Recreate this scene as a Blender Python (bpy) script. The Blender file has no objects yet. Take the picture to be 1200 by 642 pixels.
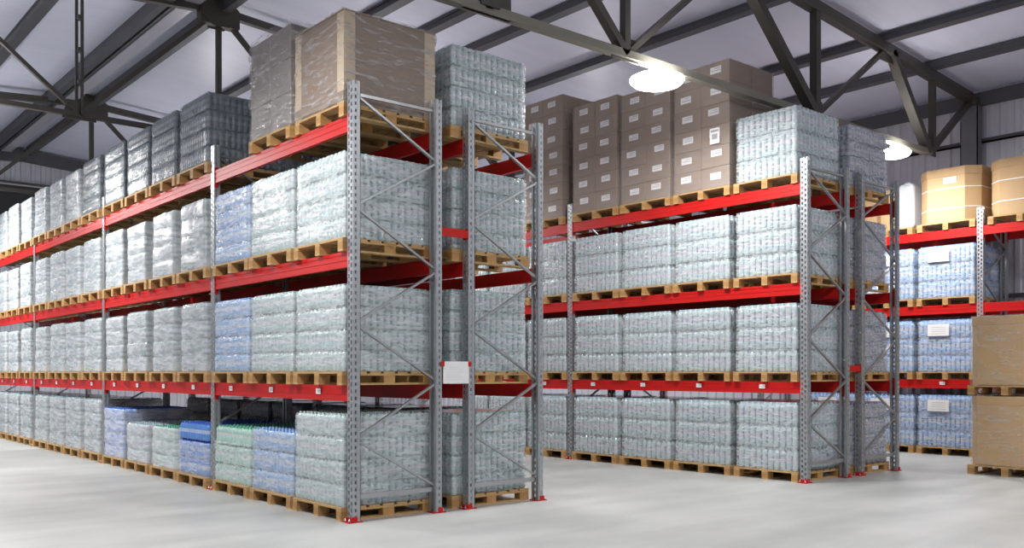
import bpy, math, random
from mathutils import Vector, Matrix, noise
R = random.Random(7)
scn = bpy.context.scene
col = scn.collection

# ------------------------------------------------------------------ mesh collector
class MB:
    def __init__(s): s.v=[]; s.f=[]; s.m=[]; s.sm=[]
    def add(s, vs, fs, m=0, smooth=False):
        o=len(s.v); s.v+=[tuple(p) for p in vs]
        for f in fs: s.f.append(tuple(i+o for i in f)); s.m.append(m); s.sm.append(smooth)
    def box(s, x0,x1,y0,y1,z0,z1, m=0):
        s.add([(x0,y0,z0),(x1,y0,z0),(x1,y1,z0),(x0,y1,z0),(x0,y0,z1),(x1,y0,z1),(x1,y1,z1),(x0,y1,z1)],
              [(0,3,2,1),(4,5,6,7),(0,1,5,4),(1,2,6,5),(2,3,7,6),(3,0,4,7)], m)
    def bar(s, a, b, w, h, m=0, up=(0,0,1)):
        a=Vector(a); b=Vector(b); d=(b-a).normalized(); u=Vector(up)
        if abs(d.dot(u))>.98: u=Vector((1,0,0))
        sx=d.cross(u).normalized()*w/2; sy=sx.cross(d).normalized()*h/2
        vs=[p+i*sx+j*sy for p in (a,b) for i,j in ((-1,-1),(1,-1),(1,1),(-1,1))]
        s.add(vs,[(3,2,1,0),(4,5,6,7),(0,1,5,4),(1,2,6,5),(2,3,7,6),(3,0,4,7)],m)
    def lathe(s, prof, cx=0, cy=0, cz=0, n=10, mats=None, cap=True, smooth=True):
        # prof: list of (r,z)
        o=len(s.v)
        for r,z in prof:
            for k in range(n):
                a=2*math.pi*k/n; s.v.append((cx+r*math.cos(a),cy+r*math.sin(a),cz+z))
        for i in range(len(prof)-1):
            for k in range(n):
                k2=(k+1)%n
                s.f.append((o+i*n+k,o+i*n+k2,o+(i+1)*n+k2,o+(i+1)*n+k)); s.m.append(mats[i] if mats else 0); s.sm.append(smooth)
        if cap:
            s.f.append(tuple(o+k for k in reversed(range(n)))); s.m.append(mats[0] if mats else 0); s.sm.append(False)
            t=o+(len(prof)-1)*n
            s.f.append(tuple(t+k for k in range(n))); s.m.append(mats[-1] if mats else 0); s.sm.append(False)
    def prism(s, poly, z0, z1, m=0):
        n=len(poly)
        s.add([(x,y,z0) for x,y in poly]+[(x,y,z1) for x,y in poly],
              [tuple(reversed(range(n))),tuple(range(n,2*n))]+[(i,(i+1)%n,n+(i+1)%n,n+i) for i in range(n)],m)
    def mesh(s, name, mats):
        me=bpy.data.meshes.new(name); me.from_pydata(s.v,[],s.f)
        for m in mats: me.materials.append(m)
        me.polygons.foreach_set('material_index', s.m)
        me.polygons.foreach_set('use_smooth', s.sm)
        me.update(); return me
    def build(s, name, mats, parent=None, loc=(0,0,0), bevel=0):
        if not isinstance(mats,(list,tuple)): mats=[mats]
        return link(name, s.mesh(name,mats), parent, loc, bevel)
def link(name, me, parent=None, loc=(0,0,0), bevel=0):
    o=bpy.data.objects.new(name, me); col.objects.link(o); o.location=loc
    if parent: o.parent=parent
    if bevel:
        b=o.modifiers.new('bevel','BEVEL'); b.width=bevel; b.segments=2; b.limit_method='ANGLE'
    return o
def empty(name, loc=(0,0,0), rz=0):
    o=bpy.data.objects.new(name,None); col.objects.link(o); o.location=loc; o.rotation_euler=(0,0,rz); return o
def tag(o,label=None,cat=None,group=None,kind=None):
    if label: o['label']=label
    if cat: o['category']=cat
    if group: o['group']=group
    if kind: o['kind']=kind
    return o
kids={}
def copy_tree(o, parent=None):
    c=o.copy(); col.objects.link(c)
    if parent: c.parent=parent
    for ch in list(o.children): copy_tree(ch,c)
    return c

# ------------------------------------------------------------------ materials
def mat(name):
    m=bpy.data.materials.new(name); m.use_nodes=True
    nt=m.node_tree; b=nt.nodes['Principled BSDF']; return m,nt,b
def N(nt,t,**k):
    n=nt.nodes.new(t)
    for a,v in k.items():
        if a in n.inputs: n.inputs[a].default_value=v
        else: setattr(n,a,v)
    return n
def rgb(c): return (c[0],c[1],c[2],1)
def simple(name, c, rough=.5, metal=0, spec=.5, var=.0, scale=6, bump=0, bscale=40, stretch=None, coord='Object'):
    m,nt,b=mat(name)
    b.inputs['Base Color'].default_value=rgb(c); b.inputs['Roughness'].default_value=rough; b.inputs['Metallic'].default_value=metal
    b.inputs['Specular IOR Level'].default_value=spec
    if var or bump:
        tc=N(nt,'ShaderNodeTexCoord'); src=tc.outputs[coord]
        if stretch:
            mp=N(nt,'ShaderNodeMapping'); mp.inputs['Scale'].default_value=stretch; nt.links.new(src,mp.inputs[0]); src=mp.outputs[0]
        if var:
            no=N(nt,'ShaderNodeTexNoise',Scale=scale,Detail=4.0); nt.links.new(src,no.inputs['Vector'])
            mx=N(nt,'ShaderNodeMix',data_type='RGBA')
            mx.inputs[6].default_value=rgb([max(0,x*(1-var)) for x in c]); mx.inputs[7].default_value=rgb([min(1,x*(1+var)) for x in c])
            nt.links.new(no.outputs['Fac'],mx.inputs[0]); nt.links.new(mx.outputs[2],b.inputs['Base Color'])
        if bump:
            n2=N(nt,'ShaderNodeTexNoise',Scale=bscale,Detail=3.0); nt.links.new(src,n2.inputs['Vector'])
            bp=N(nt,'ShaderNodeBump',Strength=bump,Distance=.01); nt.links.new(n2.outputs['Fac'],bp.inputs['Height']); nt.links.new(bp.outputs[0],b.inputs['Normal'])
    return m
M={}
M['steel']=simple('galvanised steel',(.40,.42,.44),.45,.7,var=.18,scale=14)
M['steel_plain']=simple('zinc brace',(.42,.43,.44),.35,.8,var=.15,scale=10)
M['red']=simple('red powder coat',(.50,.009,.008),.45,0,.28,var=.12,scale=3)
M['label_white']=simple('white sticker',(.8,.8,.8),.5)
M['ink']=simple('grey ink',(.35,.35,.37),.6)
M['wood']=simple('pallet wood',(.47,.295,.125),.7,var=.4,scale=5,stretch=(1,3,8),bump=.25,bscale=30)
M['wood_block']=simple('pallet block',(.43,.235,.08),.75,var=.45,scale=9,bump=.2,bscale=60)
M['truss']=simple('painted truss steel',(.066,.060,.052),.5,.2,var=.15,scale=2)
M['truss_light']=simple('pale chord steel',(.20,.19,.155),.5,.2,var=.15,scale=2)  # paler tone for the nearest bottom chord
M['purlin']=simple('dark purlin',(.085,.085,.095),.5,.3,var=.15,scale=2)
M['card']=simple('cardboard',(.25,.175,.12),.75,var=.12,scale=3)
M['card_light']=simple('pale cardboard',(.50,.33,.17),.7,var=.10,scale=3)
M['card_edge']=simple('beige edge board',(.58,.46,.31),.7,var=.08)
M['tape']=simple('brown tape',(.30,.19,.10),.25)
M['grey_sheet']=simple('grey carton under film',(.24,.22,.21),.6,var=.25,scale=5)
M['bolt']=simple('bolt steel',(.5,.5,.5),.35,.9)
M['lamp_body']=simple('lamp housing',(.8,.8,.8),.5); _b=M['lamp_body'].node_tree.nodes['Principled BSDF']; _b.inputs['Emission Color'].default_value=(1,.98,.96,1); _b.inputs['Emission Strength'].default_value=45  # glow added to the housing to brighten the ceiling

# translucent stretch film
def film(name, opac, tint=(.85,.88,.9), streak=.5, rough=.17, lo=.0, bd=.012, fine=1.0, thr=(.85,1.22)):
    m,nt,b=mat(name)
    out=nt.nodes['Material Output']
    b.inputs['Base Color'].default_value=rgb(tint); b.inputs['Roughness'].default_value=rough; b.inputs['Specular IOR Level'].default_value=.6
    tc=N(nt,'ShaderNodeTexCoord')
    mp=N(nt,'ShaderNodeMapping'); mp.inputs['Scale'].default_value=(1.2,1.2,9); mp.inputs['Rotation'].default_value=(.22,.16,0)
    nt.links.new(tc.outputs['Object'],mp.inputs[0])
    n1=N(nt,'ShaderNodeTexNoise',Scale=2.6*fine,Detail=5.0,Roughness=.62,Distortion=.6); nt.links.new(mp.outputs[0],n1.inputs['Vector'])
    mp2=N(nt,'ShaderNodeMapping'); mp2.inputs['Scale'].default_value=(3,3,10); mp2.inputs['Rotation'].default_value=(-.7,.55,0)
    nt.links.new(tc.outputs['Object'],mp2.inputs[0])
    n2=N(nt,'ShaderNodeTexNoise',Scale=1.6*fine,Detail=3.0,Distortion=.3); nt.links.new(mp2.outputs[0],n2.inputs['Vector'])
    ad=N(nt,'ShaderNodeMath',operation='ADD'); nt.links.new(n1.outputs['Fac'],ad.inputs[0]); nt.links.new(n2.outputs['Fac'],ad.inputs[1])
    bp=N(nt,'ShaderNodeBump',Strength=.55,Distance=bd); nt.links.new(ad.outputs[0],bp.inputs['Height']); nt.links.new(bp.outputs[0],b.inputs['Normal'])
    rp=N(nt,'ShaderNodeMapRange'); rp.inputs[1].default_value=thr[0]; rp.inputs[2].default_value=thr[1]
    rp.inputs[3].default_value=opac-lo; rp.inputs[4].default_value=min(1,opac+streak)
    nt.links.new(ad.outputs[0],rp.inputs[0])
    tr=N(nt,'ShaderNodeBsdfTransparent'); mx=N(nt,'ShaderNodeMixShader')
    nt.links.new(rp.outputs[0],mx.inputs[0]); nt.links.new(tr.outputs[0],mx.inputs[1]); nt.links.new(b.outputs[0],mx.inputs[2])
    nt.links.new(mx.outputs[0],out.inputs[0])
    return m
M['film']=film('clear stretch film',.13,streak=.34,rough=.14,fine=2.2)
M['film_mid']=film('double stretch film',.20,streak=.30,fine=1.5)
M['film_white']=film('milky stretch film',.34,(.84,.86,.90),streak=.32,bd=.014)
M['film_grey']=film('grey stretch film',.14,(.5,.53,.58),streak=.22)
M['film_big']=film('loose film on boxes',.20,(.50,.47,.46),streak=.55,rough=.13,bd=.04,fine=1.2,thr=(.98,1.30))
M['film_shine']=film('shiny film on bulk boxes',.10,(.74,.68,.60),streak=.5,rough=.09,bd=.025,fine=1.3,thr=(1.02,1.32))  # pale tint and streaks stand in for white glints
M['film_box']=film('film on cartons',.13,(.62,.60,.62),streak=.14,rough=.2,bd=.02)

def bottle_mats(key, body, label, cap):
    return [simple(key+' bottle body',body,.13,0,.7,var=.18,scale=9),
            simple(key+' bottle label',label,.35,var=.25,scale=14),
            simple(key+' bottle cap',cap,.4)]
BM={'deep':bottle_mats('deep',(.19,.29,.30),(.30,.36,.38),(.22,.34,.34)),
    'teal':bottle_mats('teal',(.36,.47,.48),(.52,.54,.59),(.36,.48,.47)),
    'clear':bottle_mats('clear',(.35,.45,.48),(.46,.46,.54),(.36,.48,.55)),
    'sky':bottle_mats('sky',(.22,.39,.66),(.47,.54,.66),(.20,.36,.66)),
    'blue':bottle_mats('blue',(.10,.26,.66),(.45,.56,.78),(.02,.10,.48)),
    'green':bottle_mats('green',(.40,.60,.53),(.60,.66,.66),(.06,.36,.24)),
    'grey':bottle_mats('grey',(.13,.17,.19),(.20,.23,.25),(.12,.17,.18)),
    'mauve':bottle_mats('mauve',(.24,.27,.36),(.34,.33,.42),(.2,.25,.42))}

# ------------------------------------------------------------------ room shell
ROOF=lambda X: 8.12-.073*abs(X-1.7)
XL,XR,YN,YF=-10.9,14.32,-14.0,21.8
def structure(o): o['kind']='structure'; return o
m,nt,b=mat('polished concrete')
b.inputs['Specular IOR Level'].default_value=.5
tc=N(nt,'ShaderNodeTexCoord'); mp=N(nt,'ShaderNodeMapping'); mp.inputs['Scale'].default_value=(.35,1.6,1); mp.inputs['Rotation'].default_value=(0,0,-.5)
nt.links.new(tc.outputs['Object'],mp.inputs[0])
n1=N(nt,'ShaderNodeTexNoise',Scale=1.1,Detail=7.0,Roughness=.6,Distortion=.5); nt.links.new(mp.outputs[0],n1.inputs['Vector'])
n2=N(nt,'ShaderNodeTexNoise',Scale=.5,Detail=5.0); nt.links.new(tc.outputs['Object'],n2.inputs['Vector'])
cr=N(nt,'ShaderNodeMix',data_type='RGBA'); cr.inputs[6].default_value=(.31,.32,.312,1); cr.inputs[7].default_value=(.50,.51,.495,1)
mm=N(nt,'ShaderNodeMath',operation='ADD'); nt.links.new(n1.outputs['Fac'],mm.inputs[0]); nt.links.new(n2.outputs['Fac'],mm.inputs[1])
mr=N(nt,'ShaderNodeMapRange'); mr.inputs[1].default_value=.7; mr.inputs[2].default_value=1.3; nt.links.new(mm.outputs[0],mr.inputs[0])
nt.links.new(mr.outputs[0],cr.inputs[0]); nt.links.new(cr.outputs[2],b.inputs['Base Color'])
rr=N(nt,'ShaderNodeMapRange'); rr.inputs[3].default_value=.30; rr.inputs[4].default_value=.48; nt.links.new(n1.outputs['Fac'],rr.inputs[0]); nt.links.new(rr.outputs[0],b.inputs['Roughness'])
M['floor']=m
q=MB(); q.box(XL-.2,XR+.2,YN-.2,YF+.2,-.15,0); structure(q.build('floor',M['floor']))

# ceiling panels, ribs run down the slope
m,nt,b=mat('roof panel')
tc=N(nt,'ShaderNodeTexCoord')
mp=N(nt,'ShaderNodeMapping'); mp.inputs['Scale'].default_value=(.12,2.2,1); nt.links.new(tc.outputs['Object'],mp.inputs[0])
n1=N(nt,'ShaderNodeTexNoise',Scale=1.5,Detail=5.0); nt.links.new(mp.outputs[0],n1.inputs['Vector'])
cr=N(nt,'ShaderNodeMix',data_type='RGBA'); cr.inputs[6].default_value=(.60,.61,.76,1); cr.inputs[7].default_value=(.72,.74,.88,1)
nt.links.new(n1.outputs['Fac'],cr.inputs[0]); nt.links.new(cr.outputs[2],b.inputs['Base Color'])
b.inputs['Roughness'].default_value=.38
wv=N(nt,'ShaderNodeTexWave',Scale=2.2,Distortion=0.0); wv.bands_direction='Y'; nt.links.new(tc.outputs['Object'],wv.inputs['Vector'])
bp=N(nt,'ShaderNodeBump',Strength=.25,Distance=.01); nt.links.new(wv.outputs['Fac'],bp.inputs['Height']); nt.links.new(bp.outputs[0],b.inputs['Normal'])
M['ceiling']=m
q=MB()
for xa,xb in ((XL-.2,1.7),(1.7,XR+.2)):
    za,zb=ROOF(xa),ROOF(xb)
    q.add([(xa,YN-.2,za),(xb,YN-.2,zb),(xb,YF+.2,zb),(xa,YF+.2,za),(xa,YN-.2,za+.12),(xb,YN-.2,zb+.12),(xb,YF+.2,zb+.12),(xa,YF+.2,za+.12)],
          [(0,3,2,1),(4,5,6,7),(0,1,5,4),(1,2,6,5),(2,3,7,6),(3,0,4,7)])
structure(q.build('ceiling',M['ceiling']))

# walls of trapezoid cladding
M['clad']=simple('wall cladding',(.55,.55,.62),.45,.1,var=.06,scale=1)
def cladding(x0,y0,x1,y1,z0,z1,inward,pitch=.27):
    # vertical trapezoid ribs along a straight wall; inward = unit normal (nx,ny)
    L=math.hypot(x1-x0,y1-y0); dx,dy=(x1-x0)/L,(y1-y0)/L; nx,ny=inward
    q=MB(); pts=[]
    t=0
    while t<L:
        for a,b_ in ((0,0),(.12,0),(.15,.035),(.24,.035)):
            if t+a<L: pts.append((t+a,b_))
        t+=pitch
    pts.append((L,0))
    vs=[];fs=[]
    for t,e in pts:
        px,py=x0+dx*t+nx*e,y0+dy*t+ny*e
        zt=z1(px) if callable(z1) else z1
        vs+=[(px,py,z0),(px,py,zt)]
    for i in range(len(pts)-1): fs.append((2*i,2*i+2,2*i+3,2*i+1))
    q.add(vs,fs)
    # solid backing
    a=(x0-nx*.12,y0-ny*.12); c=(x1-nx*.12,y1-ny*.12)
    zt0=z1(x0) if callable(z1) else z1; zt1=z1(x1) if callable(z1) else z1
    if callable(z1):
        xm=1.7; P=[(x0,zt0),(xm,z1(xm)),(x1,zt1)]
        for s in range(2):
            (xa,za),(xb,zb)=P[s],P[s+1]
            q.add([(xa,a[1],z0),(xb,a[1],z0),(xb,a[1],zb),(xa,a[1],za)],[(0,1,2,3)])
    else: q.add([(a[0],a[1],z0),(c[0],c[1],z0),(c[0],c[1],zt1),(a[0],a[1],zt0)],[(0,1,2,3)])
    return q
structure(cladding(XR,YN,XR,YF,0,ROOF(XR)+.02,(-1,0)).build('wall_right',M['clad']))
structure(cladding(XL,YN,XL,YF,0,ROOF(XL)+.02,(1,0)).build('wall_left',M['clad']))
structure(cladding(XL,YF,XR,YF,0,lambda x:ROOF(x)+.02,(0,-1)).build('wall_far',M['clad']))
structure(cladding(XL,YN,XR,YN,0,lambda x:ROOF(x)+.02,(0,1)).build('wall_near',M['clad']))
# eave beams and wall rails
q=MB(); q.box(XR-.16,XR-.037,YN+.05,YF-.05,6.86,7.12); structure(q.build('trim_1',M['purlin']))
q=MB(); q.box(XR-.12,XR-.037,YN+.05,YF-.05,6.12,6.20); q.box(XR-.12,XR-.037,YN+.05,YF-.05,6.12,6.14); structure(q.build('trim_2',M['purlin']))
q=MB(); q.box(XR-.12,XR-.037,YN+.05,YF-.05,3.0,3.08); structure(q.build('trim_3',M['purlin']))
q=MB()
for xa,xb in ((XL+.1,1.7),(1.7,XR-.1)): q.bar((xa,YF-.13,ROOF(xa)-.24),(xb,YF-.13,ROOF(xb)-.24),.16,.34)
structure(q.build('trim_4',M['purlin']))
q=MB(); q.box(XL+.1,XR-.1,YF-.14,YF-.037,7.02,7.10); structure(q.build('trim_5',M['purlin']))
q=MB(); q.box(.55,3.6,YF-.16,YF-.04,4.9,6.98); w1=structure(q.build('window_1',simple('dark opening',(.03,.03,.032),.6)))
q=MB()
for x0,x1 in ((.45,.55),(3.6,3.7)): q.box(x0,x1,YF-.18,YF-.04,4.85,7.02)
q.box(.45,3.7,YF-.18,YF-.04,6.98,7.02)
structure(q.build('trim_6',simple('pale jamb',(.5,.48,.44),.5)))

# ------------------------------------------------------------------ roof structure
def truss(Y, label, chord, k=1.0, dbl=False):
    t=empty('roof_truss',(1.7,Y,7.95)); tag(t,label,'truss','roof trusses')
    T=lambda x: ROOF(x)-.22
    k_=k
    off=Vector((1.7,Y,7.95))
    def bar(name,a,b_,w,h,mt=M['truss'],double=False):
        w*=k_; h*=k_; q=MB(); a=Vector((a[0],Y,a[1]))-off; b_=Vector((b_[0],Y,b_[1]))-off
        if double:
            for s in (-1,1): q.bar(a+Vector((s*.03,-s*.045,0)),b_+Vector((s*.03,-s*.045,0)),w*.55,h*.55)
            d=b_-a
            for k in range(1,4):
                c=a+d*k/4; e=d.normalized()*.03; q.bar(c-e,c+e,.13,.07)
        else: q.bar(a,b_,w,h)
        q.build(name,mt,t)
    zb=5.66; half=12.3
    for s in (-1,1):
        X=lambda r: 1.7+s*r
        bar('top_chord',(1.7,T(1.7)),(X(half),T(X(half))),.16,.17)
        bar('bottom_chord',(1.7,zb),(X(10.62),zb),.12,.10,chord)
        # webs : bottom nodes 2.3, 6.75, 10.55 ; top nodes 0, 4.6, 9.0, 12.3
        bar('web_member',(X(2.3),zb),(X(.05),T(1.7)-.05),.12,.10)
        bar('web_member',(X(2.3),zb),(X(4.6),T(X(4.6))),.10,.08)
        bar('web_member',(X(6.75),zb),(X(4.6),T(X(4.6))),.16,.14)
        bar('web_member',(X(6.75),zb),(X(9.0),T(X(9.0))),.09,.08)
        bar('web_member',(X(10.55),zb),(X(9.15),T(X(9.15))),.16,.13)
        bar('web_member',(X(10.6),zb),(X(12.2),T(X(12.2))-.15),.12,.10)
        bar('web_post',(X(2.3),zb),(X(2.3),T(X(2.3))),.10,.10,double=dbl)
        bar('web_post',(X(6.75),zb),(X(6.75),T(X(6.75))),.13,.12)
        bar('web_post',(X(10.72),zb+.05),(X(10.72),T(X(10.72))),.11,.10)
        for r,z in ((2.3,zb+.07),(6.75,zb+.1),(10.6,zb+.1),(4.6,T(X(4.6))-.08),(9.0,T(X(9.0))-.08)):
            q=MB(); q.add([(s*r-.26,-.012,z-8.10),(s*r+.26,-.012,z-8.10),(s*r+.18,-.012,z-7.80),(s*r-.18,-.012,z-7.80),(s*r-.26,.012,z-8.10),(s*r+.26,.012,z-8.10),(s*r+.18,.012,z-7.80),(s*r-.18,.012,z-7.80)],
                [(0,1,2,3),(7,6,5,4),(0,4,5,1),(1,5,6,2),(2,6,7,3),(3,7,4,0)]); q.build('gusset_plate',M['truss'],t)
    bar('web_post',(1.7,zb),(1.7,T(1.7)),.12,.11)
    # eight sided hub plates at the ridge, bottom and top
    q=MB()
    poly=[(.36*math.cos(math.pi/8+k*math.pi/4),.26*math.sin(math.pi/8+k*math.pi/4)) for k in range(8)]
    for yy in (-.1,.1):
        q.add([(x,yy-.012,z-.02-7.95+7.86) for x,z in poly]+[(x,yy+.012,z-.02-7.95+7.86) for x,z in poly],
              [tuple(range(8)),tuple(reversed(range(8,16)))]+[(i,8+i,8+(i+1)%8,(i+1)%8) for i in range(8)])
    q.box(-.35,.35,-.1,.1,-.33,-.02)
    q.build('ridge_hub',M['truss'],t)
    q=MB(); q.box(-.35,.35,-.02,.02,zb-7.95-.05,zb-7.95+.3); q.box(-.14,.14,-.09,.09,zb-7.95+.02,zb-7.95+.3)
    q.build('node_plate',M['truss'],t)
    return t
truss(-.06,'roof truss nearest the camera, with round lamps under its pale bottom chord',M['truss_light'])
truss(7.5,'dark roof truss in the middle, behind the nearest truss, above the left racks',M['truss'],.75,True)
truss(15.0,'dark roof truss farthest back, above the far end of the left racks',M['truss'],.8)
def purlin(x,label,w=.2,h=.26):
    q=MB(); z=ROOF(x)-.01
    q.box(x-w/2,x+w/2,YN+.1,YF-.3,z-.03,z); q.box(x-w/2+.02,x-w/2+.035,YN+.1,YF-.3,z-h*.5,z); q.box(x+w/2-.06,x+w/2-.03,YN+.1,YF-.3,z-h*.5,z-.02)
    q.box(x-w/2,x+w/2,YN+.1,YF-.3,z-h*.55,z-h*.5)
    o=q.build('purlin',M['purlin'],None); tag(o,label,'beam','roof purlins'); return o
PX=[(-4.8,'roof purlin outermost on the left slope, partly out of the top left corner'),
    (-.75,'single roof purlin crossing the top left corner, left of the ridge'),
    (3.85,'roof purlin just right of the ridge, above the wrapped carton on the left rack'),
    (4.9,'short dark roof purlin seen above the brown wrapped box, under the pale chord'),
    (6.0,'roof purlin crossing above the last wrapped bottles of the left rear rack'),
    (8.05,'roof purlin passing right behind the big glowing round lamp'),
    (10.6,'roof purlin between the glowing lamp and the right wall, second from wall'),
    (12.3,'roof purlin closest to the right wall, above the eave')]
for x,l in PX: purlin(x,l)
# ridge gutter strip between two channels
q=MB()
for x in (.80,1.80):
    z=ROOF(x); q.box(x-.07,x+.07,YN+.1,YF-.3,z-.24,z-.01)
q.build('ridge_beam',M['purlin']); tag(bpy.data.objects['ridge_beam'],'pair of dark channel beams running along the roof ridge, top left','beam')
q=MB(); q.box(1.08,1.34,YN+.1,YF-.3,7.90,7.96)
o=q.build('ridge_flashing',simple('pale flashing',(.45,.44,.50),.3,.3)); tag(o,'pale folded metal strip under the roof ridge between its two dark beams','flashing')
q=MB(); q.box(1.0,1.04,YN+.1,YF-.3,7.9,8.02)
o=q.build('cable_conduit',M['purlin']); tag(o,'thin dark conduit running along the middle of the roof ridge','conduit')
# columns
for Y,l in ((-.03,'wide grey steel column carrying the nearest truss at the right wall'),):
    t=empty('steel_column',(14.05,Y,0)); tag(t,l,'column')
    q=MB(); q.box(-.02,.18,-.17,-.15,0.02,6.84); q.box(-.02,.18,.15,.17,0.02,6.84); q.box(.07,.09,-.15,.15,.02,6.84); q.box(-.02,-.005,-.17,.17,.02,6.84)
    q.build('shaft',simple('grey column paint',(.17,.17,.185),.5,.1),t)
    q=MB(); q.box(-.1,.22,-.22,.22,0,.02); q.build('base_plate',M['truss'],t)
    q=MB(); q.box(-.1,.12,-.17,.17,6.84,7.0); q.build('cap_plate',M['truss'],t)

# ------------------------------------------------------------------ lamps
lm,nt,b=mat('lamp lens'); b.inputs['Emission Color'].default_value=(1,.985,.95,1); b.inputs['Emission Strength'].default_value=30
def lamp_proto(x,y,z,label,W,vis=True):
    t=empty('high_bay_lamp',(x,y,z)); t.scale=(1.12,1.12,1) if x<10 else (.85,.85,.9); tag(t,label,'lamp','round high bay lamps')
    q=MB(); q.lathe([(.01,-.01),(.12,-.005),(.21,.010),(.28,.035),(.315,.07),(.32,.09)],n=32,cap=True); q.build('lamp_lens',lm,t,(0,0,-.04))
    q=MB(); q.lathe([(.325,.05),(.32,.075),(.27,.105),(.17,.13),(.09,.145),(.08,.2),(.02,.2)],n=32); q.build('lamp_housing',M['lamp_body'],t)
    q=MB(); q.box(-.015,.015,-.015,.015,.19,.255); q.build('hanger',M['steel_plain'],t)
    ld=bpy.data.lights.new('lamp light','AREA'); ld.shape='DISK'; ld.size=.6; ld.energy=W*.24; ld.color=(1,.985,.965)
    lo=bpy.data.objects.new('lamp_light',ld); col.objects.link(lo); lo.parent=t; lo.location=(0,0,-.06); 
    return t
LAMPS=[(4.62,-.06,5.40,'round glowing high bay lamp under the nearest truss, the biggest light',900),
       (11.0,-.06,5.40,'round glowing high bay lamp by the right wall, the smaller light',900),
       (-2.4,-.06,5.36,'round high bay lamp over the near left aisle, outside the picture',1000),
       (-2.4,7.5,5.36,'round high bay lamp on the middle truss over left aisle',1300),
       (-2.4,14.4,5.9,'round high bay lamp on the far truss over left aisle',2600),
       (4.6,7.5,5.36,'round high bay lamp on the middle truss over the central aisle',900),
       (10.9,7.5,5.36,'round high bay lamp on the middle truss over the right aisle',900),
       (4.6,15.0,5.36,'unseen high bay lamp added over the far central aisle to brighten the ceiling',1000),  # added out of sight to lift the ceiling over the middle aisle
       (10.9,15.0,5.36,'unseen high bay lamp added over the far right aisle to brighten the ceiling',900),  # second hidden lamp added for ceiling light
       (-4.5,-7.5,6.6,'round high bay lamp above the open floor behind the camera',1000),
       (3.0,-7.5,6.6,'round high bay lamp above the open floor, right of camera',1400),
       (10.5,-7.5,6.6,'round high bay lamp above the open floor by right wall',900)]
for x,y,z,l,W in LAMPS: lamp_proto(x,y,z,l,W)

# ------------------------------------------------------------------ racking
PW,PD=.09,.11     # upright: across the aisle x along the aisle
PH=4.54
def upright_mesh(flip):
    # cold rolled perforated C section, perforated flange faces the aisle, web with holes faces the row end
    q=MB(); t=.006
    def face(axis, lo, hi, pos0, pos1):
        w=hi-lo; cuts=[(0,.16),(.38,.62),(.84,1)]
        def bx(a,b,z0,z1):
            a=lo+a*w; b=lo+b*w
            if axis=='y': q.box(pos0,pos1,a,b,z0,z1)
            else: q.box(a,b,pos0,pos1,z0,z1)
        for a,b in cuts: bx(a,b,0,PH)
        z=0
        while z<PH-.02:
            bx(.16,.38,z,min(z+.032,PH)); bx(.62,.84,z+.035 if z>0 else 0,min(z+.067,PH)); z+=.072
    face('y',0,PD,0,t)                 # aisle face
    # web toward row end and the far web, each with one hole row
    for y0 in (0,PD-t):
        q.box(t,.024,y0,y0+t,0,PH); q.box(.042,PW,y0,y0+t,0,PH)
        z=0
        while z<PH-.02: q.box(.024,.042,y0,y0+t,z,min(z+.036,PH)); z+=.072
        q.box(.052,.068,y0+(-.004 if y0==0 else t),y0+(0 if y0==0 else t+.004),0,PH)   # stiffening bead
    q.box(PW-t,PW,0,.03,0,PH); q.box(PW-t,PW,PD-.03,PD,0,PH)
    if flip: q.v=[(-x,y,z) for x,y,z in q.v]; q.f=[tuple(reversed(f)) for f in q.f]
    return q.mesh('upright',[M['steel']])
UP=[upright_mesh(False),upright_mesh(True)]
def plate_mesh(flip):
    q=MB(); q.box(-.05,PW+.02,-.014,PD+.014,0,.012)
    q.box(-.012,0,.0,PD,.012,.05); q.box(-.012,.05,-.010,0,.012,.06)
    for x,y in ((-.032,.015),(-.032,PD-.015)): q.lathe([(.012,.012),(.012,.025),(.006,.025),(.006,.045)],x,y,0,8,mats=[1]*3)
    if flip: q.v=[(-x,y,z) for x,y,z in q.v]; q.f=[tuple(reversed(f)) for f in q.f]
    return q.mesh('base_plate',[M['red'],M['bolt']])
PL=[plate_mesh(False),plate_mesh(True)]
LV=[1.41,2.80,4.20]; BH=.165
LEN={}
def beam_mesh(L,flip):
    k=(round(L,3),flip)
    if k in LEN: return LEN[k]
    q=MB(); T=.045
    # stepped box beam, outer face at x=0
    q.box(.004,T,0,L,-BH,0)
    q.box(0,.006,0,L,-BH,-BH+.035); q.box(0,.006,0,L,-.035,0); q.box(0,.005,0,L,-BH*.5-.012,-BH*.5+.012)
    if flip: q.v=[(-x,y,z) for x,y,z in q.v]; q.f=[tuple(reversed(f)) for f in q.f]
    cs=[]
    for y0,y1,yp,yf in ((-PD*.55,.004,-.035,0.),(L-.004,L+PD*.55,L+.035,L-.006)):
        c=MB(); c.box(-.008,-.001,y0,y1,-BH-.06,.045); c.box(-.0012,T,yf,yf+.006,-BH-.06,.045)
        c.box(-.014,-.008,yp-.007,yp+.007,.01,.03,1); c.box(-.014,-.008,yp-.007,yp+.007,-BH-.03,-BH-.01,1)
        if flip: c.v=[(-x,y,z) for x,y,z in c.v]; c.f=[tuple(reversed(f)) for f in c.f]
        cs.append(c.mesh('beam_connector',[M['red'],M['bolt']]))
    LEN[k]=(q.mesh('beam',[M['red']]),cs[0],cs[1])
    return LEN[k]
def lbl_mesh():
    q=MB(); q.box(-.0075,-.006,-.05,.05,-.03,.03); q.box(-.0085,-.0075,-.04,.04,.004,.008,1); q.box(-.0085,-.0075,-.04,.02,-.012,-.006,1); return q.mesh('location_label',[M['label_white'],M['ink']])
LBL=lbl_mesh()
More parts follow.
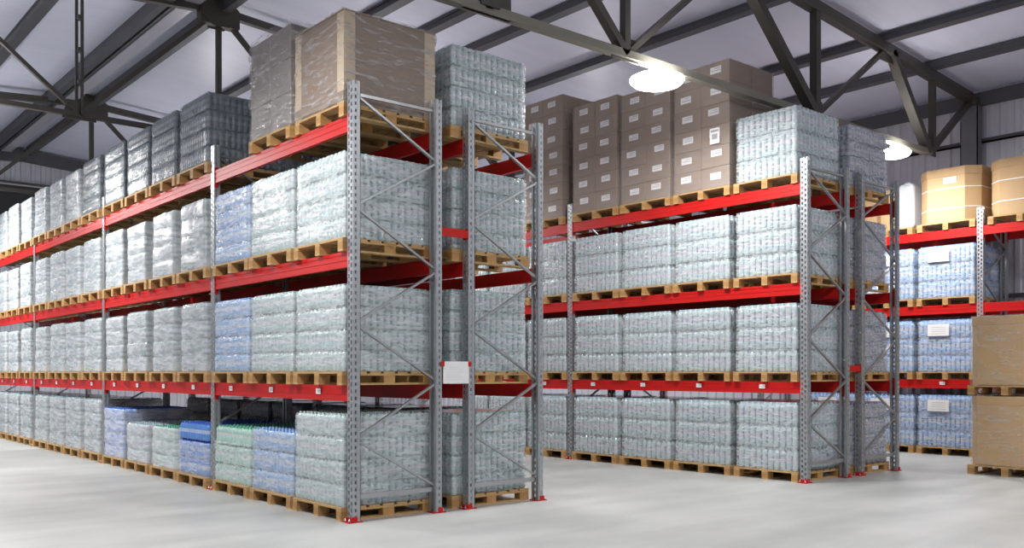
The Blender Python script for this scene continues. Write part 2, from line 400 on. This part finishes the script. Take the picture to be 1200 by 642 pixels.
def rack(x0,depth,posts,label,levels=LV,zigflip=False,nlab=3,group='pallet rack rows'):
    r=empty('pallet_rack',(x0,posts[0],0)); tag(r,label,'rack',group)
    Y0=posts[0]
    for i,y in enumerate(posts):
        for side in (0,1):
            u=link('upright',UP[side],r,(0 if side==0 else depth,y-Y0-PD/2,0))
            link('base_plate',PL[side],u,(0,0,0))
        # zigzag bracing between the two uprights
        q0=MB(); q0.box(PW-.01,depth-PW+.01,-.016,.016,4.40,4.43); q0.build('cross_brace',M['steel_plain'],r,(0,y-Y0,0))
        q0=MB(); q0.box(PW-.01,depth-PW+.01,-.018,.018,.235,.285); q0.build('cross_brace',M['steel_plain'],r,(0,y-Y0,0))
        L=[4.42,3.26,2.05,.86]; Rr=[3.85,2.66,1.44,.28]
        seq=[]
        for k in range(4): seq+= [(0,L[k]),(1,Rr[k])]
        for k in range(len(seq)-1):
            (s,za),(s2,zb)=seq[k],seq[k+1]
            if zigflip: s,s2=1-s,1-s2
            xa=PW-.02 if s==0 else depth-PW+.02; xb=PW-.02 if s2==0 else depth-PW+.02
            q=MB(); yo=-.03 if k%2 else -.012
            q.bar((xa,yo,za-.02),(xb,yo,zb+.02),.022,.034,up=(0,1,0)); q.build('diagonal_brace',M['steel_plain'],r,(0,y-Y0,0))
    for i in range(len(posts)-1):
        ya=posts[i]+PD/2-Y0; L=posts[i+1]-posts[i]-PD
        for li,z in enumerate(levels):
            for side in (0,1):
                bm_,cm_,pm_=beam_mesh(L,side==1)
                bo=link('beam',bm_,r,(0.012 if side==0 else depth-.012,ya,z))
                link('beam_connector',cm_,bo); link('beam_connector',pm_,bo)
                if side==0 and li==0:
                    n=max(1,round(L/1.13))
                    for k in range(n): link('location_label',LBL,bo,(0,(k+.55)*L/n,-BH*.42))
    return r
A1X,A2X,B1X,B2X,CX=0.0,1.49,6.57,8.02,12.45
PA=[.055,3.61,8.30,13.0,17.7]; PB=[-1.045,3.665,8.365]; PC=[-5.62,-.92,3.79]
rack(A1X,1.12,PA,'long red and galvanised pallet rack row facing the left aisle')
rack(A2X,1.13,PA[:3],'rear rack row standing back to back behind the long left rack',zigflip=False)
rack(B1X,1.11,PB,'pallet rack row in the centre right, facing the middle aisle')
rack(B2X,1.13,PB[:3],'rear rack row behind the centre right rack, with mirrored bracing',zigflip=True)
rack(CX,1.09,PC,'pallet rack row along the right wall carrying blue bottles and octagonal boxes')
def spacer(x0,x1,y,z,l):
    q=MB(); q.box(x0,x1,y-.04,y-.015,z-.045,z+.045); q.box(x0-.004,x0+.0,y-.05,y+.04,z-.06,z+.06); q.box(x1,x1+.004,y-.05,y+.04,z-.06,z+.06)
    o=q.build('row_spacer',M['red']); tag(o,l,'bracket','red row spacers')
spacer(1.125,1.485,.05,3.10,'red spacer bar joining the left racks, above the white sign')
spacer(7.685,8.015,-1.04,1.60,'red spacer bar joining the two centre right racks at chest height')
# white board between the two left frames
t=empty('rack_sign',(1.305,-.012,1.42)); tag(t,'blank looking white notice board hung between the two left rack ends','sign')
q=MB(); q.box(-.175,.175,-.008,0,0,.245); q.build('board',M['label_white'],t)
q=MB()
for k in range(6): q.box(-.13,.11-.03*(k%3),-.0095,-.008,.04+k*.028,.043+k*.028)
q.build('faint_print',simple('faint print',(.6,.6,.62),.6),t)
for s in (-1,1):
    q=MB(); q.box(s*.185-.02,s*.185+.02,-.012,.0,.19,.245); q.build('red_clip',M['red'],t)

# ------------------------------------------------------------------ pallets
LW,LD=1.08,1.16     # along aisle, into rack
PZ=.142
def pallet_meshes():
    t=MB()
    n=5; bw=.145
    # top boards run into the rack (x), spread along y ; cross boards under them
    for k in range(7):
        w=.13 if k%3 else .145; x=-LD/2+(LD-w)*k/6; t.box(x,x+w,-LW/2,LW/2,.12,PZ)
    for y in (-LW/2+.001,-.05,LW/2-.101): t.box(-LD/2+.001,LD/2-.001,y,y+.1,.0985,.1195)
    d=MB()
    for y in (-LW/2,-.05,LW/2-.1): d.box(-LD/2,LD/2,y,y+.1,0,.021)
    b=MB(); b.box(-.07,.07,-.05,.05,0,.076)
    return t.mesh('top_deck',[M['wood']]), d.mesh('bottom_board',[M['wood']]), b.mesh('block',[M['wood_block']])
TM,DM,BKM=pallet_meshes()
BP=[(x,y) for x in (-LD/2+.07,0,LD/2-.07) for y in (-LW/2+.05,0,LW/2-.05)]
pal=empty('wooden_pallet')
link('top_deck',TM,pal); link('bottom_board',DM,pal)
for x,y in BP: link('block',BKM,pal,(x,y,.0215))
q=MB()
for me in (TM,DM):
    q.add([v.co for v in me.vertices],[tuple(p.vertices) for p in me.polygons],0)
for x,y in BP: q.box(x-.07,x+.07,y-.05,y+.05,.0215,.0975,1)
FARP=q.mesh('wooden_pallet',[M['wood'],M['wood_block']])
used_pal=[False]
def put_pallet(x,y,z,label,near=True,rz=0,group='wooden pallets'):
    if near:
        o=copy_tree(pal)
    else: o=link('wooden_pallet',FARP)
    o.location=(x,y,z); o.rotation_euler=(0,0,rz); tag(o,label,'pallet',group); return o

# ------------------------------------------------------------------ loads
def bottle(q,cx,cy,cz,h,r,n=9):
    q.lathe([(r*.86,0),(r,.04*h),(r,.34*h),(r*.93,.37*h),(r*.955,.39*h),(r*.955,.60*h),(r,.63*h),(r*.98,.77*h),(r*.72,.87*h),(r*.38,.925*h),(r*.40,.935*h),(r*.40,.995*h)],
            cx,cy,cz,n,mats=[0,0,0,0,1,0,0,0,0,2,2])
def layer_mesh(kind,h,ny,nx,full,seed,W=None):
    rr=random.Random(seed); q=MB(); w,d=(W or LW)-.03,LD-.05
    py,px=w/ny,d/nx; r=min(py,px)*.475
    jx,jy=rr.uniform(-.006,.006),rr.uniform(-.006,.006)
    for i in range(nx):
        for j in range(ny):
            edge=i in(0,nx-1) or j in (0,ny-1)
            if not edge and not full: continue
            bottle(q,-d/2+px*(i+.5)+jx,-w/2+py*(j+.5)+jy,0,h-.004,r,9 if edge else 7)
    if not full:
        q.box(-d/2+px*.62,d/2-px*.62,-w/2+py*.62,w/2-py*.62,.0,h*.995,0)
    return q.mesh('bottle_layer',BM[kind])
def wrap_mesh(name,h,w,d,seed,layers,mt,amp=.012,rad=.045,waist=.014,lean=0,z0=.002,flare=0,rows=None,topcut=.012):
    q=MB(); pts=[]
    rad=min(rad,.3); N_=10
    def side(ax,ay,bx,by,n):
        for k in range(n): pts.append((ax+(bx-ax)*k/n,ay+(by-ay)*k/n))
    def arc(cx,cy,a0):
        for k in range(4):
            a=a0+k*math.pi/8; pts.append((cx+rad*math.cos(a),cy+rad*math.sin(a)))
    X,Y=d/2,w/2
    side(-X+rad,-Y,X-rad,-Y,18); arc(X-rad,-Y+rad,-math.pi/2)
    side(X,-Y+rad,X,Y-rad,18); arc(X-rad,Y-rad,0)
    side(X-rad,Y,-X+rad,Y,18); arc(-X+rad,Y-rad,math.pi/2)
    side(-X,Y-rad,-X,-Y+rad,18); arc(-X+rad,-Y+rad,math.pi)
    n=len(pts); rows=rows or layers*8
    sv=seed*17.3
    for i in range(rows+1):
        z=z0+(h-topcut-z0)*i/rows
        ph=(z/h*layers)%1.0
        pinch=waist*max(0,(abs(ph-.5)*2)**6) if 0<i<rows else waist*.6
        for (x,y) in pts:
            L=math.hypot(x,y); ux,uy=x/L,y/L
            e=noise.noise(Vector((x*2.2+sv,y*2.2,z*5)))*amp+noise.noise(Vector((x*9,y*9+sv,z*22)))*amp*.45
            e+=noise.noise(Vector((x*14+z*6,y*14-z*6,sv+z*3)))*amp*.25
            e=e-pinch
            if z<.05: e+=flare*(1-z/.05)
            zz=z+(noise.noise(Vector((x*6+sv,y*6,3)))*.02 if i==rows else 0)
            q.v.append((x+ux*e+lean*z,y+uy*e,zz))
    for i in range(rows):
        for k in range(n):
            k2=(k+1)%n; q.f.append((i*n+k,i*n+k2,(i+1)*n+k2,(i+1)*n+k)); q.m.append(0); q.sm.append(True)
    return q.mesh(name,[mt])
PROTO={}
SPEC={ # key: kind, layers, bottle height, ny, nx, film, words
 'teal':('teal',4,.229,12,13,'film_mid','pale green-tinted bottle stack'),
 'teal0':('teal',4,.243,12,13,'film_mid','pale green-tinted bottle stack'),
 'clear':('clear',3,.325,10,11,'film','clear water bottle stack'),
 'sky':('sky',4,.229,12,13,'film_mid','light blue bottle stack'),
 'skyc':('sky',3,.325,12,13,'film','bright blue bottle stack'),
 'sky0':('sky',3,.246,12,13,'film_mid','low blue bottle stack'),
 'blue0':('blue',3,.240,11,12,'film_mid','low dark-blue-capped bottle stack'),
 'blue1':('blue',4,.205,11,12,'film_white','tall blue-grey bottle stack'),
 'green0':('green',3,.240,10,11,'film_mid','low green-capped bottle stack'),
 'green1':('green',3,.205,10,11,'film_white','leaning pale green bottle stack'),
 'clear0':('clear',3,.205,10,11,'film_white','low crumpled clear bottle stack'),
 'white':('deep',4,.235,10,13,'film_white','milky-wrapped bottle stack'),
 'white1':('deep',4,.229,10,13,'film_white','milky-wrapped bottle stack'),
 'grey':('grey',4,.240,12,13,'film_grey','dark grey bottle stack'),
 'mauve':('mauve',4,.235,12,13,'film','dusky blue-grey bottle stack'),
 'tealend':('teal',4,.235,12,13,'film','glossy green-tinted bottle stack'),
}
WID={'white':.87,'white1':.84,'sky':1.03,'grey':.97,'clear':1.045,'blue1':.98,'green1':.98,'clear0':1.0,'blue0':1.03}
def proto(key,var):
    k=(key,var)
    if k in PROTO: return PROTO[k]
    kind,n,h,ny,nx,fm,_=SPEC[key]; W=WID.get(key,LW-.004)
    root=empty('wrapped_bottle_stack')
    full = key in ('sky0','blue0','green0','green1','clear0','teal0','blue1')
    lm1=PROTO.get((key,'L')) or layer_mesh(kind,h,ny,nx,False,sum(map(ord,key)),W)
    PROTO[(key,'L')]=lm1
    lt=lm1
    if full:
        lt=PROTO.get((key,'T')) or layer_mesh(kind,h,ny,nx,True,sum(map(ord,key))+1,W); PROTO[(key,'T')]=lt
    rr=random.Random(var*31+sum(map(ord,key)))
    for i in range(n):
        o=link('bottle_layer',lt if i==n-1 else lm1,root,(rr.uniform(-.006,.006),rr.uniform(-.006,.006),.001+i*h))
        o['kind']='stuff'
    top={'green0':h*.75,'blue0':h*1.02}.get(key,0)
    wm=wrap_mesh('stretch_wrap',n*h-top,W,LD-.03,var*7+len(key),n,M[fm],amp=.014 if 'white' in fm else .007,topcut=.02)
    link('stretch_wrap',wm,root)
    PROTO[k]=root; return root

def carton_stack(rows,ch,mt,filmk,labels=True,paper=False,cols=2,seed=1):
    root=empty('wrapped_carton_stack')
    rr=random.Random(seed)
    w=(LW-.03)/cols; d=(LD-.04)/2
    q=MB(); q.box(-d/2+.003,d/2-.003,-w/2+.003,w/2-.003,0,ch-.004); 
    me=q.mesh('carton',[mt])
    q=MB(); q.box(-d/2-.0005,-d/2+.0028,-.03,.03,.0,ch-.004); q.box(-.03,.03,-w/2,-w/2+.0028,0,ch-.004); tm=q.mesh('tape',[M['tape']])
    q=MB(); q.box(-d/2-.0008,-d/2+.0025,-.12,.08,ch*.44,ch*.76); q.box(-d/2-.0014,-d/2-.0008,-.10,.05,ch*.56,ch*.59,1); q.box(-d/2-.0014,-d/2-.0008,-.10,.0,ch*.66,ch*.69,1)
    lb=q.mesh('carton_label',[M['label_white'],M['ink']])
    for i in range(rows):
        for a in range(2):
            for b_ in range(cols):
                c=link('carton',me,root,(-d/2+a*d+rr.uniform(-.003,.003)*(i>0),-w*(cols-1)/2+b_*w+rr.uniform(-.003,.003),.001+i*ch))
                md=c.modifiers.new('bevel','BEVEL'); md.width=.006; md.segments=1
                if labels and a==0: link('carton_label',lb,c,(0,rr.uniform(-.02,.06),rr.uniform(-.02,.02)))
                if a==0 and not labels: link('tape',tm,c)
    h=rows*ch
    link('stretch_wrap',wrap_mesh('stretch_wrap',h+.01,LW-.002,LD-.015,seed,max(1,rows//2),M[filmk],amp=.006,waist=.0,rad=.012,rows=24),root)
    if paper:
        q=MB(); q.box(-LD/2-.012,-LD/2-.006,-.09,.09,-.12,.12); q.box(-LD/2-.0135,-LD/2-.012,-.05,.05,-.05,.03,1); q.box(-LD/2-.0135,-LD/2-.012,-.07,.07,.06,.09,1)
        q.build('paper_label',[M['label_white'],M['ink']],root,(0,-.28,.78))
    return root
ORD=['first','second','third','fourth','fifth','sixth','seventh','eighth','ninth','tenth','eleventh','twelfth','thirteenth','fourteenth','fifteenth','sixteenth']
LVN=['floor level','lowest beam level','middle beam level','top beam level']
templates=[]
def put(row,xc,ycen,level,idx,key,var=0,near=True):
    z=0.0 if level==0 else LV[level-1]+.001
    words=SPEC[key][6] if key in SPEC else key
    nm={'teal':'','tealend':''}
    lab_p='pallet under %s, %s along the %s, %s'%(words.split(' ',1)[-1] if len(words.split())>4 else words,ORD[idx],row,LVN[level])
    rz=R.uniform(-.008,.008); x=xc+R.uniform(-.012,.012); y=ycen+R.uniform(-.006,.006)
    put_pallet(x,y,z,lab_p,near,rz,'pallets in the '+row)
    p=proto(key,var); o=copy_tree(p)
    o.location=(x,y,z+PZ+.001); o.rotation_euler=(0,0,rz)
    tag(o,'%s, %s along the %s, %s'%(words,ORD[idx],row,LVN[level]),'bottle stack','bottle stacks in the '+row)
    return o
def slots(posts,first=3):
    s=[]
    for i in range(len(posts)-1):
        a=posts[i]+PD/2; L=posts[i+1]-posts[i]-PD; n=round(L/1.13)
        n=3 if L<4 else 4
        for k in range(n): s.append(a+L*(k+.5)/n)
    return s
SA=slots(PA); SB=slots(PB)
XA=.535; XA2=1.49+.44
A={0:['teal0','sky0','green0','blue0','green1','clear0','blue1']+['white']*8,
   1:['teal','teal','sky','white','white','white','white1']+['white','white1']*4,
   2:['teal','teal','sky','white','white','white1','white']+['white','white1']*4,
   3:[None,None,None,'grey','grey','grey','grey','grey','white1']+['white1','white']*3}  # lamp light on the far stacks put into their milky film
ROW_A='long left rack'
for lv,ks in A.items():
    for i,k in enumerate(ks):
        if k and i<len(SA): put(ROW_A,XA,SA[i],lv,i,k,i%3,near=i<5)
ROW_A2='left rear rack'
for lv in range(4):
    for i,ycen in enumerate(SA[:7]):
        k={0:['tealend']+['grey']*6,1:['tealend']+['white']*6,2:['tealend']+['mauve']*6,3:['tealend','grey','grey','grey',None,None,None]}[lv][i]  # grey floor stacks: shade of the unlit rear row put into their colour
        if k: put(ROW_A2,XA2,ycen,lv,i,k,(i+1)%3,near=i<1)
ROW_B='centre right rack'
XB=B1X+.55
for lv in range(3):
    for i,ycen in enumerate(SB[:7]): put(ROW_B,XB,ycen,lv,i,'clear',(i+lv)%3,near=i<5)
put(ROW_B,XB,SB[0],3,0,'clear',2)
ROW_B2='centre right rear rack'; XB2=B2X+.50
for lv in range(4):
    for i,ycen in enumerate(SB[:8]):
        if lv==3 and i>0: continue
        put(ROW_B2,XB2,ycen,lv,i,'mauve',(i+lv)%3,near=i<1)
ROW_C='right wall rack'; XC=CX+.56
SC=slots(PC); SCn=[y for y in SC if y>-.92]; 
def paper(o,z,y=.15):
    q=MB(); q.box(-LD/2-.016,-LD/2-.008,y-.20,y+.20,z-.11,z+.11); 
    for k in range(4): q.box(-LD/2-.0175,-LD/2-.016,y-.14,y+.12,z-.07+k*.04,z-.065+k*.04,1)
    q.build('paper_label',[M['label_white'],M['ink']],o)
for lv in range(3):
    for i in range(3):
        o=put(ROW_C,XC,SCn[i],lv,i,'skyc',(i+lv)%3,near=i<2); paper(o,.78,.12)
LV3=LV[2]+.001
def put_special(o,x,y,z,label,cat,group,plabel,pgroup,rz=0,pal_=True):
    if pal_: put_pallet(x,y,z,plabel,True,rz,pgroup)
    o.location=(x,y,z+PZ+.001); o.rotation_euler=(0,0,rz); tag(o,label,cat,group)
# cartons on the centre right rack
for i,(rows,ch,pp) in {1:(6,.318,True),2:(6,.305,False),3:(6,.315,False),4:(7,.315,False)}.items():
    o=carton_stack(rows,ch,M['card'],'film_box',True,pp,seed=i+3)
    put_special(o,XB,SB[i]+(0.08 if i==4 else 0),LV3,
        ['','tall brown carton stack nearest the bottles, with a big paper label','brown carton stack right below the glowing lamp, on top level','brown carton stack left of the lamp, ending at the rack post','highest brown carton stack, farthest left on centre right rack'][i],
        'carton stack','carton stacks on the top level',
        ['','pallet under the labelled carton stack next to the bottles','pallet under the carton stack below the lamp','pallet under the carton stack beside the perforated post','pallet under the highest, farthest left carton stack'][i],'pallets under carton stacks')
o=carton_stack(5,.31,M['grey_sheet'],'film_box',False,False,seed=9)
put_special(o,XB2,SB[1]+.02,LV3,'greyish wrapped carton stack behind the bottles on centre right rear rack','carton stack','carton stacks on the top level','pallet under the greyish rear carton stack','pallets under carton stacks')

# big strapped box with edge boards, left rack end
t=empty('strapped_carton')
w,d,h=1.06,1.14,.95
q=MB(); q.box(-d/2,d/2,-w/2,w/2,.001,h); q.box(-d/2-.004,-d/2,-w/2,w/2,h*.48,h*.5); q.build('carton',M['card'],t,bevel=.01)
for sx in (-1,1):
    for sy in (-1,1):
        q=MB(); a,b_=sx*d/2,sy*w/2
        q.box(min(a,a+sx*.006),max(a,a+sx*.006),min(b_,b_-sy*.13),max(b_,b_-sy*.13),.001,h+.012)
        q.box(min(a+sx*.006,a-sx*.13),max(a+sx*.006,a-sx*.13),min(b_,b_+sy*.006),max(b_,b_+sy*.006),.001,h+.012)
        e=q.build('corner_board',M['card_edge'],t); e['label']='beige edge protector board'
q=MB()
for z in (.02,h-.0): 
    q.box(-d/2-.012,-d/2-.006,-w/2-.01,w/2+.01,z,z+.10) if z<.5 else q.box(-d/2-.012,d/2+.012,-w/2-.012,w/2+.012,z+.002,z+.016)
q.build('top_cap',M['card'],t)
link('stretch_wrap',wrap_mesh('stretch_wrap',h+.04,w+.04,d+.04,4,1,M['film_big'],amp=.03,waist=0,rad=.03,rows=30),t)
put_special(t,XA+.02,SA[0],LV3,'big brown film-wrapped box with beige corner boards, near left rack end','box',None,'pallet under the big brown box with beige corners','pallets in the long left rack')
o=carton_stack(3,.385,M['grey_sheet'],'film_grey',True,False,seed=12)
for ch in list(o.children):
    for c2 in list(ch.children): bpy.data.objects.remove(c2,do_unlink=True)
    if ch.name.startswith('stretch_wrap'): ch.data=wrap_mesh('stretch_wrap',1.21,LW+.03,LD+.03,23,2,M['film_big'],amp=.05,waist=.03,rad=.07,rows=40)
put_special(o,XA,SA[1]+.02,LV3,'crumpled grey-wrapped carton stack beside the big brown box, top level','carton stack',None,'pallet under the crumpled grey-wrapped cartons','pallets in the long left rack')

# octagonal bulk boxes on the right wall rack
def octabin(label,x,y,z,h,r=.56,seed=1,paperlab=True):
    t=empty('octagonal_box')
    c=.33*r*2/2*1.15
    poly=[(-r,-r+c),(-r+c,-r),(r-c,-r),(r,-r+c),(r,r-c),(r-c,r),(-r+c,r),(-r,r-c)]
    poly=[(a*1.0,b_*1.0) for a,b_ in poly]
    q=MB(); q.prism(poly,.001,h); q.build('box_body',M['card_light'],t,bevel=.008)
    q=MB(); q.prism([(a*1.02,b_*1.02) for a,b_ in poly],h-.13,h+.02); q.build('box_lid',M['card_light'],t,bevel=.006)
    for z_ in (.25,.62):
        q=MB(); n=8
        for i in range(8):
            a,b_=poly[i],poly[(i+1)%8]; q.bar((a[0]*1.004,a[1]*1.004,z_),(b_[0]*1.004,b_[1]*1.004,z_),.008,.016)
        q.build('strap',M['label_white'],t)
    if paperlab:
        q=MB(); q.box(-r-.012,-r-.004,-.2,.04,h-.27,h-.16) ; q.build('paper_label',M['label_white'],t)
    put_special(t,x,y,z,label,'box','octagonal bulk boxes','pallet under the '+('nearer' if seed==2 else 'farther')+' octagonal box on the right wall rack','pallets in the right wall rack')
octabin('octagonal cardboard box with a white label, left of the right post',XC,-.30,LV3,.98,seed=1)
octabin('octagonal cardboard box cut by the right picture edge',XC,-1.60,LV3,.98,seed=2,paperlab=False)
t=empty('white_bag'); q=MB(); q.box(-.5,.5,-.16,.16,.001,.86); q.build('bag_body',simple('white woven bag',(.62,.64,.68),.6,var=.1),t,bevel=.06)
q=MB(); q.box(-.42,.42,-.07,.07,.85,.90); q.build('bag_mouth',bpy.data.materials['white woven bag'],t,bevel=.02)
t.location=(XC+.1,.56,LV3+PZ+.001); tag(t,'white bag standing between the octagonal box and the beige carton','bag')
t=empty('beige_carton'); q=MB(); q.box(-.5,.5,-.34,.34,.001,.80); q.build('carton',M['card_light'],t,bevel=.01)
q=MB(); q.box(-.503,-.5,-.04,.04,.002,.795); q.build('tape',M['tape'],t)
t.location=(XC+.1,1.10,LV3+PZ+.001); tag(t,'beige carton seen through the rear centre rack end, beside white bag','box')
put_pallet(XC+.1,.92,LV3,'pallet under the white bag and beige carton on right wall rack',True,0,'pallets in the right wall rack')

# two wrapped boxes stacked on the floor at the right
XS=9.55+LD/2; YS=-1.97-LW/2
def bulkbox(z,label,plabel,seed):
    t=empty('wrapped_bulk_box'); w,d,h=1.06,1.10,1.03
    poly=[(-d/2,-w/2+.12),(-d/2+.0,-w/2+.12),(-d/2+.12,-w/2),(d/2-.12,-w/2),(d/2,-w/2+.12),(d/2,w/2-.12),(d/2-.12,w/2),(-d/2+.12,w/2),(-d/2,w/2-.12)][1:]
    q=MB(); q.prism(poly,.001,h); q.build('carton',M['card_light'],t,bevel=.012)
    q=MB(); q.prism([(a*1.012,b_*1.012) for a,b_ in poly],h-.12,h+.012); q.build('carton_lid',M['card_light'],t,bevel=.006)
    link('stretch_wrap',wrap_mesh('stretch_wrap',h+.03,w+.015,d+.015,seed,1,M['film_shine'],amp=.025,waist=0,rad=.10,rows=34),t)
    put_special(t,XS,YS,z,label,'box','wrapped bulk boxes stacked on the floor',plabel,'pallets of the floor stack',rz=0)
bulkbox(0,'lower film-wrapped brown box of the stack at the right edge','floor pallet under the stacked brown boxes, right edge',5)
bulkbox(PZ+1.062,'upper film-wrapped brown box of the stack at the right edge','pallet between the two stacked brown boxes, right edge',8)

# drop the templates that were only copied from
def wipe(o):
    for c in list(o.children): wipe(c)
    bpy.data.objects.remove(o,do_unlink=True)
for k,o in list(PROTO.items()):
    if isinstance(o,bpy.types.Object): wipe(o)
wipe(pal)

# ------------------------------------------------------------------ camera, view
cd=bpy.data.cameras.new('camera'); cam=bpy.data.objects.new('camera',cd); col.objects.link(cam)
cam.location=(-4.8783,-8.3128,1.5461)
cam.rotation_euler=(math.pi/2,0,-math.atan2(.6446,.7645))
cd.sensor_width=36; cd.lens=36*1087.6/1200; cd.shift_y=(436-321)/1200; cd.clip_end=200
scn.camera=cam
w=bpy.data.worlds.new('world'); scn.world=w; w.use_nodes=True
w.node_tree.nodes['Background'].inputs[0].default_value=(.6,.65,.75,1); w.node_tree.nodes['Background'].inputs[1].default_value=.3
vs=scn.view_settings; vs.view_transform='Standard'; vs.look='None'; vs.gamma=1; vs.use_curve_mapping=False; vs.exposure=-0.14
scn.cycles.use_denoising=True
scn.cycles.max_bounces=8; scn.cycles.transparent_max_bounces=12; scn.cycles.sample_clamp_indirect=6
